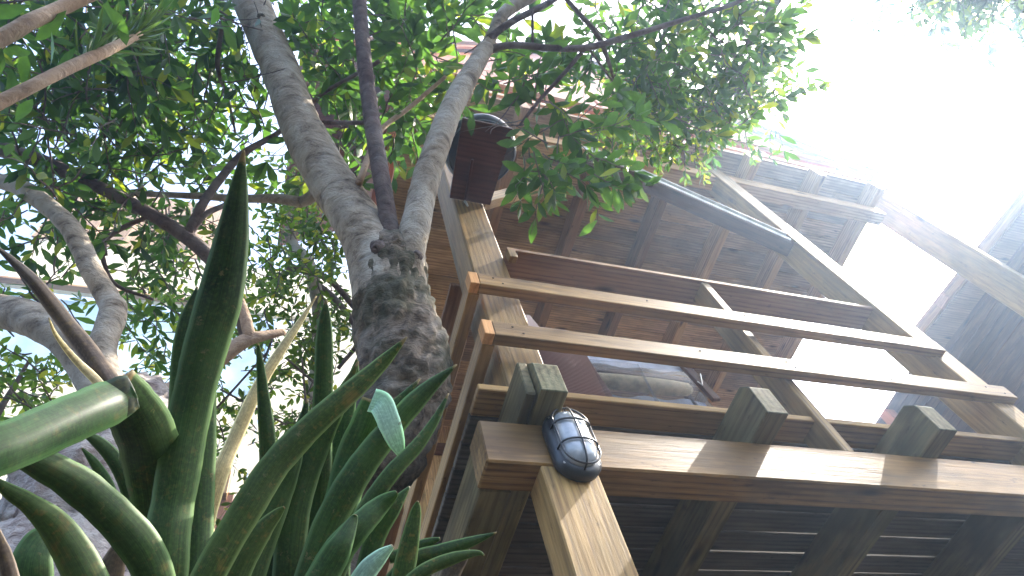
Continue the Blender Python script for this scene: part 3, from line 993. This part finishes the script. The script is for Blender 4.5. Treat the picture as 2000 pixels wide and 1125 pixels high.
# stubs and knots on the trunk
for (px, py, d, r) in ((738, 482, 2.08, 14), (604, 268, 2.5, 14), (700, 430, 2.24, 12), (655, 415, 2.32, 12), (878, 218, 2.44, 10), (862, 262, 2.37, 7), (905, 172, 2.56, 7), (848, 313, 2.3, 9), (510, 35, 2.88, 8), (812, 500, 2.1, 12)):
    c0 = at(px, py, d); rr = r * d / FPX
    bm = bmesh.new()
    bmesh.ops.create_icosphere(bm, subdivisions=3, radius=rr)
    vd = ray(px, py)
    for v in bm.verts:
        v.co *= 1 + .35 * mnoise.noise(v.co * (2.2 / rr) + c0 * 9)
        v.co -= vd * v.co.dot(vd) * .55
        if v.co.dot(vd) < 0 and v.co.length < rr * .5: v.co += vd * rr * .5
    from_bm('knot', bm, BARK_D if r > 10 else BARK_R, T, Matrix.Translation(c0 + vd * rr * .55), smooth=True)
br = [
    ([(950, 92, 2.72, 26), (965, 60, 2.78, 22), (985, 25, 2.85, 24), (1040, -10, 2.95, 26), (1110, -50, 3.1, 24)], BARK),
    ([(945, 100, 2.72, 16), (1000, 88, 2.72, 13), (1080, 94, 2.78, 13), (1150, 92, 2.85, 13), (1230, 70, 2.95, 11), (1330, 40, 3.1, 9), (1440, 5, 3.3, 7), (1500, -30, 3.5, 6)], BARK_D),
    ([(955, 75, 2.73, 14), (1000, 42, 2.78, 13), (1060, 12, 2.85, 12), (1120, -25, 2.95, 10)], BARK_D),
    ([(1090, -20, 2.9, 9), (1130, 25, 2.9, 9), (1165, 65, 2.95, 10), (1185, 110, 3.0, 8), (1200, 160, 3.1, 5)], BARK_D),
    ([(1140, 98, 2.85, 8), (1100, 145, 2.8, 8), (1050, 200, 2.75, 7), (1015, 245, 2.7, 5)], BARK_D),
    ([(1040, 85, 2.75, 6), (1040, 20, 2.8, 5)], BARK_D),
    ([(1150, 95, 2.85, 5), (1190, 150, 2.9, 4), (1205, 165, 2.95, 3)], BARK_D),
    ([(590, 395, 2.55, 22), (540, 388, 2.6, 18), (470, 388, 2.7, 15), (380, 383, 2.8, 12), (270, 378, 2.95, 10), (150, 372, 3.1, 8)], BARK),
    ([(690, 400, 2.3, 18), (640, 372, 2.5, 24), (590, 395, 2.55, 22)], BARK),
    ([(735, 240, 2.5, 10), (660, 240, 2.6, 8), (600, 238, 2.7, 7)], BARK_D),
    ([(700, 360, 2.3, 14), (740, 260, 2.6, 11), (800, 210, 2.7, 9), (870, 150, 2.8, 7)], BARK_T),
    ([(740, 120, 2.6, 8), (620, 190, 2.8, 7), (560, 250, 3.0, 6)], BARK_D),
    ([(480, 660, 2.5, 20), (460, 590, 2.5, 24), (420, 515, 2.55, 27), (360, 460, 2.6, 26), (270, 405, 2.65, 22), (170, 355, 2.75, 22), (80, 315, 2.85, 24), (-20, 285, 2.95, 26), (-150, 240, 3.1, 28)], BARK_D),
    ([(365, 462, 2.6, 18), (395, 400, 2.6, 16), (430, 350, 2.65, 15), (475, 300, 2.7, 13), (540, 262, 2.8, 10), (560, 240, 2.85, 8)], BARK_D),
    ([(372, 455, 2.6, 12), (400, 420, 2.6, 11), (440, 400, 2.65, 9)], BARK_D),
    ([(205, 500, 2.7, 9), (205, 470, 2.7, 9), (240, 445, 2.68, 9), (285, 425, 2.66, 8)], BARK_D),
    ([(205, 470, 2.7, 9), (200, 500, 2.7, 8), (225, 555, 2.7, 7), (300, 585, 2.7, 5)], BARK_D),
    ([(435, 40, 2.8, 8), (425, 130, 2.85, 8), (445, 190, 2.9, 5), (460, 260, 3, 4)], BARK_D),
]
for spec, mt in br: limb('branch', spec, mt, T, n=6, seg=9, rough=.03)

DENS = 1.35
# crown: clumps by place and depth
regs = [
    # px centre, radii, depths, twigs, leaf size, twig length
    (120, 60, 200, 110, 2.5, 3.6, 50, .082, .30), (330, 60, 180, 110, 2.5, 3.6, 44, .08, .30), (560, 90, 110, 120, 2.9, 3.9, 34, .08, .30),
    (60, 200, 130, 110, 2.5, 3.7, 40, .068, .28), (230, 230, 170, 110, 2.5, 3.7, 46, .066, .28), (400, 210, 130, 90, 2.7, 3.8, 32, .066, .28),
    (330, 330, 100, 60, 2.6, 3.6, 10, .075, .28), (180, 400, 150, 80, 2.6, 3.7, 22, .062, .26), (60, 380, 80, 60, 2.5, 3.5, 7, .075, .26),
    (60, 560, 70, 60, 2.7, 3.5, 6, .07, .24), (330, 460, 110, 60, 2.9, 3.7, 16, .062, .25), (240, 590, 100, 60, 2.9, 3.6, 9, .065, .22),
    (650, 70, 70, 110, 2.8, 3.7, 18, .11, .3), (800, 70, 100, 110, 2.8, 3.8, 26, .118, .3), (800, 200, 80, 80, 2.8, 3.6, 14, .11, .3),
    (690, 240, 60, 90, 2.8, 3.6, 11, .085, .28), (640, 330, 50, 50, 2.8, 3.4, 5, .08, .25), (890, 60, 70, 80, 2.9, 3.6, 12, .10, .28),
    (1000, 180, 70, 70, 2.7, 3.4, 8, .105, .26), (1080, 250, 60, 60, 2.6, 3.0, 9, .105, .24), (1060, 310, 40, 35, 2.5, 2.7, 5, .10, .2),
    (1165, 345, 40, 24, 2.5, 2.7, 3, .08, .18), (1240, 90, 110, 90, 3.2, 4.4, 34, .085, .3), (1400, 60, 110, 80, 3.4, 4.6, 38, .085, .3),
    (1470, 110, 60, 80, 3.4, 4.6, 18, .08, .28), (1430, 190, 60, 60, 3.4, 4.6, 10, .08, .28), (1300, 170, 100, 70, 3.4, 4.4, 24, .08, .28),
    (1230, 20, 90, 40, 3.2, 4.4, 8, .085, .28), (1020, 130, 60, 30, 3.0, 3.6, 4, .09, .25),
]
lv, tw = scatter(regs)
# deliberate sprays seen near the balcony
for (px, py, d, dx, dy, dz, n, ls, tl) in ((1060, 300, 2.55, .3, .2, -.8, 7, .085, .14), (1150, 300, 2.55, .6, .1, -.6, 8, .085, .18), (1160, 340, 2.5, .8, 0, -.5, 6, .09, .12),
                                           (1010, 370, 2.6, .1, .3, -.8, 5, .07, .08), (1060, 340, 2.5, .5, 0, -.7, 5, .09, .1), (1090, 330, 2.5, .6, .1, -.5, 6, .085, .12)):
    twig_leaves(at(px, py, d), (dx, dy, dz), tl, ls, lv, tw, k=n, jitter=.4)
LIMBPX = [([(722, 480), (690, 420), (640, 345), (605, 280), (583, 235), (545, 130), (510, 50), (478, -30)], 44),
          ([(757, 420), (742, 330), (724, 220), (712, 120), (702, 0)], 18), ([(812, 440), (832, 350), (856, 280), (880, 215), (915, 150), (950, 92)], 28),
          ([(770, 480), (772, 620)], 80)]


def near_limb(x, y):
    for pl, w in LIMBPX:
        for (x0, y0), (x1, y1) in zip(pl, pl[1:]):
            dx, dy = x1 - x0, y1 - y0
            t = max(0, min(1, ((x - x0) * dx + (y - y0) * dy) / (dx * dx + dy * dy)))
            if math.hypot(x - x0 - t * dx, y - y0 - t * dy) < w: return True
    return False


lv = [l for l in lv if not near_limb(*pix(l[0] + l[1][:, 1] * l[2] * .5)[:2]) or rnd.random() < .04]
lv = clear_of(lv, [(850, 215, 1015, 620), (1060, 0, 1130, 60), (480, 250, 560, 310), (1000, 440, 1500, 900)])
build_foliage(T, lv, tw, LEAF, BARK_D, 260)

DENS = 1.4
# ---- bushy tree with smaller leaves in front of the upper balcony
T2 = empty('small_leaved_tree', (1.9, -1.4, GZ), 'fine leaved tree crown hanging before the upper balcony rails', 'tree')
regs = [(1310, 230, 120, 60, 3.6, 4.4, 46, .05, .2), (1390, 150, 110, 90, 3.8, 4.8, 44, .055, .22), (1260, 180, 80, 60, 3.6, 4.4, 22, .05, .2),
        (1330, 290, 50, 30, 3.6, 4.2, 10, .045, .16), (1470, 200, 50, 60, 3.8, 4.8, 12, .055, .2), (1230, 250, 60, 40, 3.6, 4.2, 14, .05, .18)]
lv, tw = scatter(regs)
build_foliage(T2, lv, tw, LEAF2, BARK_D, 60, 1.15)
p = at(1600, -500, 3.2)
limb('trunk', [(2300, 300, 4.0, 70), (1900, -420, 3.9, 60), (1650, -200, 4.0, 30), (1480, 60, 4.1, 12), (1380, 190, 4.1, 8), (1330, 280, 4.0, 4)], BARK_D, T2, extra=[(2.6, -2.2, GZ, .10), (2.5, -2.1, -1, .08)])

# ---- leafy bush and small trees behind, against the bright walls
T3 = empty('background_bush', (-.6, 2.4, GZ), 'sunlit bushy tree with small leaves behind the strap leaved plant', 'tree')
regs = [(560, 470, 110, 90, 3.4, 4.6, 46, .055, .24), (560, 600, 110, 90, 3.4, 4.6, 36, .055, .24), (480, 760, 130, 110, 3.4, 4.6, 24, .055, .24),
        (600, 760, 70, 100, 3.4, 4.4, 16, .055, .22), (350, 640, 90, 90, 3.4, 4.6, 26, .055, .22), (330, 540, 90, 50, 3.4, 4.6, 14, .055, .22),
        (470, 880, 90, 60, 3.4, 4.4, 12, .05, .2), (560, 350, 40, 50, 3.8, 4.8, 9, .055, .2), (650, 560, 50, 80, 3.4, 4.4, 14, .05, .2),
        (610, 430, 60, 60, 3.2, 4.2, 14, .055, .2)]
lv, tw = scatter(regs)
build_foliage(T3, lv, tw, LEAF2, BARK_D, 60, 1.15)
c0 = at(560, 900, 4.0)
limb('trunk', [(610, 760, 4.0, 22), (625, 640, 4.0, 26), (605, 520, 4.0, 24), (570, 470, 4.1, 18), (565, 380, 4.2, 14)], BARK, T3, n=5, rough=.06, extra=[(c0.x, c0.y, GZ, .07), (c0.x, c0.y, .5, .05)])
limb('branch', [(605, 545, 4.0, 14), (660, 590, 4.0, 12), (700, 660, 4.0, 10), (660, 720, 4, 8)], BARK_D, T3, n=5)
limb('branch', [(560, 520, 3.9, 14), (640, 545, 3.9, 12), (700, 610, 3.9, 10)], BARK_D, T3, n=5)
for s in ([(340, 880, 3.4, 6), (420, 800, 3.4, 5), (520, 690, 3.4, 4)], [(480, 800, 3.4, 5), (540, 640, 3.4, 4)], [(600, 820, 3.4, 4), (590, 700, 3.4, 4)], [(560, 700, 3.4, 5), (650, 780, 3.4, 5)], [(430, 760, 3.4, 4), (560, 830, 3.4, 4)]):
    limb('branch', s, BARK_D, T3, n=4, seg=6)
T4 = empty('low_bush', (-1.7, 1.2, GZ), 'pale green leafy bush against the pale blue wall at far left', 'bush')
regs = [(60, 730, 70, 70, 3.0, 3.9, 15, .055, .2), (20, 600, 40, 60, 3.0, 3.8, 5, .06, .2), (120, 800, 60, 30, 3.0, 3.8, 5, .05, .18), (20, 820, 60, 50, 3.0, 3.8, 9, .05, .2),
        (60, 970, 70, 60, 2.8, 3.6, 5, .045, .22)]
lv, tw = scatter(regs)
build_foliage(T4, lv, tw, LEAF2, BARK_D, 50, 1.1)
limb('stem', [(-60, 900, 3.2, 14), (0, 800, 3.2, 10), (60, 700, 3.3, 5)], BARK_D, T4, extra=[(-1.75, 1.2, GZ, .05), (-1.8, 1.2, 0, .03)])

DENS = 1.0
# ---- far tree, upper right corner; unseen crown extended toward the sun to dapple light
T5 = empty('distant_tree', (9, -5, GZ), 'blue hazy tree crown in the top right corner of the sky, extended out of view to dapple the sun', 'tree')
regs = [(1920, -30, 130, 60, 9, 11, 90, .15, .6), (1830, -14, 100, 20, 9, 11, 18, .12, .45), (1980, 10, 50, 45, 9, 11, 30, .14, .5), (2040, -120, 200, 100, 9, 12, 40, .18, .8), (2180, -300, 420, 330, 9, 12.5, 330, .17, .8)]
lv, tw = scatter(regs)
build_foliage(T5, lv, tw, LEAF3, BARK_D, 0)
pz = at(2040, -80, 10)
bm = bmesh.new(); tube_into(bm, spline([(pz.x + 2, pz.y - 1.5, GZ, .35), (pz.x + 1.2, pz.y - 1, 3, .25), (pz.x, pz.y, pz.z, .08)], 6), 12, .05)
from_bm('trunk', bm, BARK_D, T5, smooth=True)

# ---- left tree with flaky trunk
TL = empty('flaky_trunk_tree', (-1.2, .4, GZ), 'stout pale flaky trunk tree at lower left behind the strap leaves', 'tree')
q0 = at(170, 1150, 1.9)
limb('trunk', [(150, 1150, 1.9, 300), (190, 1000, 1.95, 265), (228, 880, 2.0, 225), (255, 810, 2.05, 150), (262, 770, 2.1, 90), (262, 755, 2.12, 50)], BARK_L, TL, n=22, seg=80, rough=.14,
     extra=[(q0.x - .1, q0.y, GZ - .1, .42), (q0.x, q0.y, -1.2, .28)])
limb('limb', [(230, 860, 2.0, 120), (215, 790, 2.05, 80), (203, 720, 2.1, 46), (203, 670, 2.15, 42), (222, 610, 2.2, 42), (212, 585, 2.25, 38), (180, 530, 2.3, 36), (140, 450, 2.4, 32), (90, 400, 2.5, 30), (30, 362, 2.65, 26), (-60, 340, 2.8, 22)],
     BARK, TL, n=6, seg=16)
limb('limb', [(225, 860, 1.98, 110), (195, 780, 2.0, 56), (165, 715, 2.05, 52), (120, 655, 2.1, 56), (60, 622, 2.2, 58), (0, 608, 2.3, 54), (-90, 600, 2.4, 50)], BARK, TL, n=6, seg=16)
limb('branch', [(300, 800, 2.1, 60), (380, 740, 2.1, 38), (430, 700, 2.1, 30), (480, 665, 2.1, 26), (520, 655, 2.12, 18), (555, 648, 2.15, 13)], BARK_T, TL, n=6, seg=14)
limb('branch', [(488, 662, 2.1, 22), (480, 625, 2.12, 20), (468, 585, 2.15, 16)], BARK_T, TL, n=5, seg=12)
bm = bmesh.new(); bmesh.ops.create_icosphere(bm, subdivisions=2, radius=.022)
for v in bm.verts: v.co *= rnd.uniform(.7, 1.3)
from_bm('knot', bm, simple('dark_hollow', (.02, .016, .014), .9), TL, Matrix.Translation(at(308, 782, 2.03)), smooth=True)

# ---- tan branches with long slender leaves, top left
TN = empty('slender_leaved_branch', (-1.6, -.9, GZ), 'tan knobbly branches with tufts of long slender leaves at top left', 'tree')
limb('branch', [(-120, 260, 1.7, 26), (0, 200, 1.7, 22), (70, 165, 1.7, 20), (140, 130, 1.72, 19), (210, 98, 1.75, 17), (275, 66, 1.8, 11)], BARK_T, TN, n=6, seg=12, rough=.07)
limb('branch', [(-120, 130, 1.75, 28), (0, 76, 1.75, 25), (60, 42, 1.75, 23), (120, 15, 1.78, 21), (200, -20, 1.8, 18)], BARK_T, TN, n=6, seg=12, rough=.07)
limb('trunk', [(-560, 620, 1.4, 60), (-300, 360, 1.6, 45), (-120, 200, 1.7, 34)], BARK_T, TN, n=6, seg=12, extra=[(-2.2, -1.2, GZ, .09), (-2.1, -1.1, -1, .07)])
me = leaf_mesh('slender_leaf', .24); me.materials.append(NEEDLE)
tip = np.array(at(272, 68, 1.8))
dirp = np.array(at(340, 20, 1.85)) - np.array(at(272, 68, 1.8)); dirp /= np.linalg.norm(dirp)
right = np.array([RC[i][0] for i in range(3)])
cnt = 0
for t in np.linspace(0, 1, 64):
    bp_ = np.array(at(272 - 120 * t ** 1.5, 68 + 55 * t ** 1.5, 1.8 - .05 * t))
    dd = dirp * (1.1 - .2 * t) + nr.normal(0, .50, 3)
    F = frame(dd, nr.normal(0, 1, 3)); sz = nr.uniform(.06, .12)
    m = Matrix.Identity(4)
    for r in range(3):
        for c_ in range(3): m[r][c_] = F[r, c_] * sz
        m[r][3] = bp_[r]
    link('leaf', me, None, TN, m)
me = leaf_mesh('broad_leaf', 1.0); me.materials.append(LEAF)
for (px, py, ang, sz) in ((0, 85, -75, .13), (20, 130, -100, .12), (100, 60, -70, .13), (130, 20, -120, .15), (60, 10, 200, .13), (200, 60, 80, .12), (30, 240, 60, .12), (90, 180, 70, .12), (180, 130, 95, .12), (0, 50, 170, .12), (200, 5, -60, .13), (150, 90, -110, .11), (0, 100, 8, .11), (45, 170, 80, .12), (230, 20, -80, .12)):
    a = math.radians(ang)
    right = np.array([RC[i][0] for i in range(3)]); dn = np.array([RC[i][1] for i in range(3)])
    dd = right * math.cos(a) - dn * math.sin(a) + nr.normal(0, .2, 3)
    F = frame(dd, np.array([0, 0, 1.]) + nr.normal(0, .4, 3)); sz *= .62
    m = Matrix.Identity(4); b_ = at(px, py, 1.75)
    for r in range(3):
        for c_ in range(3): m[r][c_] = F[r, c_] * sz
        m[r][3] = b_[r]
    link('leaf', me, None, TN, m)


# ------------------------------------------------------------------ strap-leaved plants in the foreground
def strap(spec, mat, parent, name='leaf', curl=.35, n=8, label=None, side=1, twist=0.0):
    """a thick channelled strap leaf through (px, py, dist, width px)"""
    pts = []
    for px, py, d, w in spec:
        p = at(px, py, d)
        pts.append((p.x, p.y, p.z, w / 2 * d / FPX))
    sp = spline(pts, n)
    bm = bmesh.new()
    rings = []
    N_ = len(sp)
    K = 9
    for i, p in enumerate(sp):
        c = Vector(p[:3]); hw = max(p[3] * .92 * (1 + .05 * mnoise.noise(c * 38) + .03 * mnoise.noise(c * 120)), .0006)
        t = (Vector(sp[min(i + 1, N_ - 1)][:3]) - Vector(sp[max(i - 1, 0)][:3])).normalized()
        v = (c - CAM).normalized()
        x = t.cross(v).normalized()
        if twist:
            x = Matrix.Rotation(twist * (i / N_), 3, t) @ x
        nrm = x.cross(t).normalized()
        if nrm.dot(v) < 0: nrm = -nrm
        up, lo = [], []
        for k in range(K):
            u = -1 + 2 * k / (K - 1)
            dep = curl * .62 * hw * abs(u) ** 1.5 * side
            th = max(.0006, hw * .07 * (1 - u * u) + .0007)
            q = c + x * (u * hw) + nrm * dep
            up.append(bm.verts.new(q + nrm * th)); lo.append(bm.verts.new(q - nrm * th))
        rings.append(up + lo[::-1])
    for A, B in zip(rings, rings[1:]):
        m_ = len(A)
        for k in range(m_): bm.faces.new((A[k], A[(k + 1) % m_], B[(k + 1) % m_], B[k]))
    bm.faces.new(rings[0][::-1]); bm.faces.new(rings[-1])
    uvl = bm.loops.layers.uv.new('leaf')
    pos = {}
    for i, rg in enumerate(rings):
        for j, v in enumerate(rg):
            pos[v] = ((j if j < K else 2 * K - 1 - j) / (K - 1), i / N_)
    for f_ in bm.faces:
        for lp in f_.loops: lp[uvl].uv = pos[lp.vert]
    bmesh.ops.recalc_face_normals(bm, faces=bm.faces)
    o = from_bm(name, bm, mat, parent, smooth=True)
    if label: o['label'] = label
    return o


G = at(350, 1230, .85)
PL = empty('strap_leaved_plant', (G.x, G.y, GZ), 'big bromeliad like plant with long thick green strap leaves in the left foreground', 'plant', 'strap leaved plants in the foreground')
bm = bmesh.new()
tube_into(bm, spline([(G.x, G.y, GZ, .08), (G.x, G.y, -1.6, .06), (G.x, G.y, G.z - .08, .045), (*at(350, 1250, .9), .02)], 5), 14, .08)
from_bm('stem', bm, DEADB, PL, smooth=True)
strap([(318, 1200, .86, 76), (328, 1050, .86, 76), (342, 960, .87, 76), (368, 820, .88, 76), (396, 700, .88, 80), (430, 580, .88, 84), (452, 470, .88, 64), (466, 370, .88, 36), (476, 292, .88, 4)], STRAP, PL, curl=.55, n=9, label='tallest strap leaf rising to a point')
strap([(330, 1180, .95, 60), (315, 1040, .93, 78), (305, 930, .90, 100), (290, 860, .86, 100), (262, 800, .82, 88), (228, 748, .78, 66)], STRAP, PL, curl=.5)
strap([(262, 762, .776, 34), (252, 767, .775, 62), (236, 776, .77, 78), (205, 790, .75, 84), (130, 822, .70, 84), (30, 866, .64, 88), (-80, 900, .58, 95), (-200, 940, .52, 100)], SHEATH, PL, curl=.45, label='snapped leaf end bent over to the left')
strap([(320, 1180, .84, 60), (285, 1085, .83, 66), (225, 1010, .82, 64), (150, 945, .81, 60), (80, 905, .80, 50), (20, 875, .79, 36), (-30, 860, .78, 20)], STRAP, PL, curl=.55)
strap([(210, 1220, .8, 62), (160, 1110, .8, 60), (110, 1030, .8, 48), (60, 985, .8, 32), (20, 960, .8, 24), (-20, 930, .8, 6)], STRAP_S, PL, curl=.5)
strap([(60, 1200, .85, 70), (60, 1110, .85, 62), (75, 1060, .86, 50), (105, 1040, .87, 30)], STRAP_B, PL, curl=.2)
strap([(30, 1160, .78, 24), (10, 1090, .78, 22), (-10, 1030, .78, 10)], DEADB, PL, curl=.5)
strap([(380, 1180, .93, 60), (385, 1000, .95, 58), (392, 860, .96, 56), (398, 740, .97, 44), (402, 640, .97, 34), (408, 560, .98, 6)], STRAP, PL, curl=.5)
strap([(350, 960, .96, 40), (355, 760, .98, 44), (365, 640, .99, 36), (385, 560, 1.0, 4)], STRAP, PL, curl=.4)
strap([(370, 1200, .84, 60), (425, 1090, .84, 60), (485, 990, .84, 60), (540, 905, .845, 58), (620, 822, .85, 52), (700, 752, .86, 42), (755, 700, .87, 26), (795, 658, .875, 3)], STRAP_S, PL, curl=.5, label='long diagonal leaf with rusty speckles')
strap([(270, 1020, 1.2, 30), (252, 950, 1.2, 30), (222, 895, 1.2, 26), (190, 862, 1.2, 20), (158, 845, 1.2, 5)], STRAP, PL, curl=.4)
strap([(226, 1000, 1.2, 16), (212, 950, 1.2, 19), (185, 905, 1.2, 15), (160, 875, 1.2, 3)], STRAP_B, PL, curl=.3)
strap([(395, 1100, 1.0, 34), (402, 1020, 1.0, 34), (428, 930, 1.0, 32), (462, 850, 1.02, 28), (500, 765, 1.04, 26), (545, 690, 1.06, 20), (585, 630, 1.08, 13), (618, 578, 1.1, 3)], DRY, PL, curl=.6, label='dry tan leaf leaning to the right')
strap([(245, 800, .9, 30), (215, 750, .92, 36), (175, 690, .95, 34), (125, 625, .98, 28), (70, 555, 1.0, 24), (25, 510, 1.02, 14), (-10, 480, 1.03, 4)], DEADB, PL, curl=1.1, label='dead dark brown leaf crossing the left limbs')
strap([(215, 775, .9, 16), (185, 740, .92, 16), (145, 700, .94, 12), (110, 655, .95, 7), (95, 620, .95, 2)], DRY, PL, curl=.9)
strap([(300, 900, .93, 26), (275, 850, .93, 30), (240, 800, .93, 26), (225, 770, .93, 14)], DRY, PL, curl=.6)
strap([(200, 1180, .9, 40), (215, 1120, .9, 44), (228, 1080, .9, 30), (240, 1050, .9, 8)], DEADB, PL, curl=.4)
strap([(165, 1180, 1.0, 60), (160, 1110, 1.0, 56), (150, 1060, 1.0, 34), (150, 1030, 1.0, 8)], DEADB, PL, curl=.4)

G2 = at(620, 1230, .95)
P2 = empty('strap_leaved_plant', (G2.x, G2.y, GZ), 'second clump of narrower green strap leaves in front of the forked trunk', 'plant', 'strap leaved plants in the foreground')
bm = bmesh.new()
tube_into(bm, spline([(G2.x, G2.y, GZ, .08), (G2.x, G2.y, -1.6, .06), (*at(620, 1290, 1.0), .03)], 5), 14, .08)
from_bm('stem', bm, DEADB, P2, smooth=True)
LV = [
    ([(600, 1180, 1.0, 50), (622, 1000, 1.0, 46), (628, 860, 1.0, 42), (632, 740, 1.0, 38), (634, 640, 1.0, 30), (637, 584, 1.0, 3)], STRAP),
    ([(560, 1100, 1.02, 40), (530, 980, 1.02, 38), (524, 880, 1.02, 34), (516, 790, 1.02, 26), (507, 700, 1.02, 12), (504, 670, 1.02, 3)], STRAP),
    ([(590, 1180, .94, 60), (640, 1030, .94, 62), (700, 920, .94, 60), (770, 830, .95, 50), (830, 765, .96, 36), (892, 712, .97, 3)], STRAP),
    ([(620, 1180, .97, 66), (655, 1030, .97, 70), (690, 900, .98, 74), (715, 830, .98, 66), (732, 782, .98, 54)], STRAP_B),
    ([(560, 1180, .98, 60), (575, 1000, .98, 60), (615, 880, .98, 52), (660, 790, .98, 36), (700, 705, .98, 4)], STRAP),
    ([(640, 1160, .92, 36), (700, 1020, .92, 36), (760, 930, .92, 34), (815, 870, .93, 28), (850, 820, .94, 18), (876, 768, .95, 3)], STRAP),
    ([(590, 1200, .85, 60), (650, 1090, .85, 60), (700, 1030, .85, 54), (742, 988, .86, 40), (770, 966, .86, 18), (776, 962, .86, 5)], STRAP_B),
    ([(600, 1180, .83, 60), (640, 1110, .83, 60), (668, 1060, .83, 46), (690, 1015, .84, 20), (694, 1005, .84, 5)], STRAP_B),
    ([(775, 1200, .88, 44), (788, 1120, .88, 44), (800, 1060, .88, 38), (812, 1000, .88, 22), (816, 978, .88, 4)], STRAP_S),
    ([(740, 1170, .9, 34), (800, 1100, .9, 34), (860, 1078, .9, 30), (920, 1058, .9, 20), (970, 1040, .9, 3)], STRAP),
    ([(760, 1180, .87, 30), (820, 1120, .87, 28), (880, 1092, .87, 24), (930, 1080, .87, 12), (946, 1085, .87, 3)], STRAP_S),
    ([(760, 1090, .93, 22), (790, 1080, .93, 24), (830, 1062, .93, 20), (860, 1052, .93, 6)], STRAP),
    ([(680, 1190, .84, 50), (710, 1125, .84, 42), (740, 1090, .84, 32), (768, 1066, .84, 8)], STRAP_P),
    ([(440, 1200, .9, 50), (470, 1110, .9, 46), (510, 1040, .9, 38), (540, 1005, .9, 22), (556, 990, .9, 5)], STRAP_S),
    ([(470, 1150, 1.05, 30), (510, 1010, 1.05, 34), (560, 900, 1.05, 36), (590, 830, 1.05, 26), (600, 780, 1.05, 4)], STRAP),
    ([(430, 1060, 1.06, 30), (470, 1005, 1.06, 32), (500, 960, 1.06, 26), (515, 930, 1.06, 8)], STRAP_P),
    ([(660, 1180, 1.02, 40), (668, 1040, 1.02, 46), (700, 900, 1.02, 50), (740, 830, 1.03, 40), (820, 740, 1.04, 4)], STRAP),
    ([(530, 1180, 1.03, 60), (545, 1050, 1.03, 56), (580, 930, 1.03, 46), (600, 860, 1.03, 30), (640, 780, 1.03, 4)], STRAP),
    ([(700, 1180, .98, 40), (730, 1060, .98, 40), (770, 990, .98, 30), (800, 950, .99, 4)], STRAP),
    ([(470, 1180, .97, 60), (500, 1080, .97, 60), (545, 970, .97, 50), (575, 900, .97, 30), (590, 840, .97, 4)], STRAP),
    ([(640, 1100, 1.06, 40), (650, 960, 1.06, 44), (670, 830, 1.06, 40), (690, 740, 1.06, 24), (697, 700, 1.06, 4)], STRAP_B),
]
for spec, mt in LV: strap(spec, mt, P2, curl=.5)
strap([(728, 782, .975, 50), (745, 790, .955, 50), (762, 830, .94, 46), (776, 868, .935, 32), (788, 900, .935, 3)], STRAP_P, P2, curl=-.1, label='pale underside of the folded leaf tip')
strap([(262, 764, .778, 66), (246, 770, .774, 74), (222, 782, .770, 74), (205, 790, .768, 62)], FOLD_SHADE, PL, curl=.2, label='near-black strap painting the shade inside the folded leaf')
strap([(860, 1190, 1.1, 40), (880, 1120, 1.1, 40), (905, 1085, 1.1, 24), (915, 1062, 1.1, 5)], DEADB, P2, curl=.4)
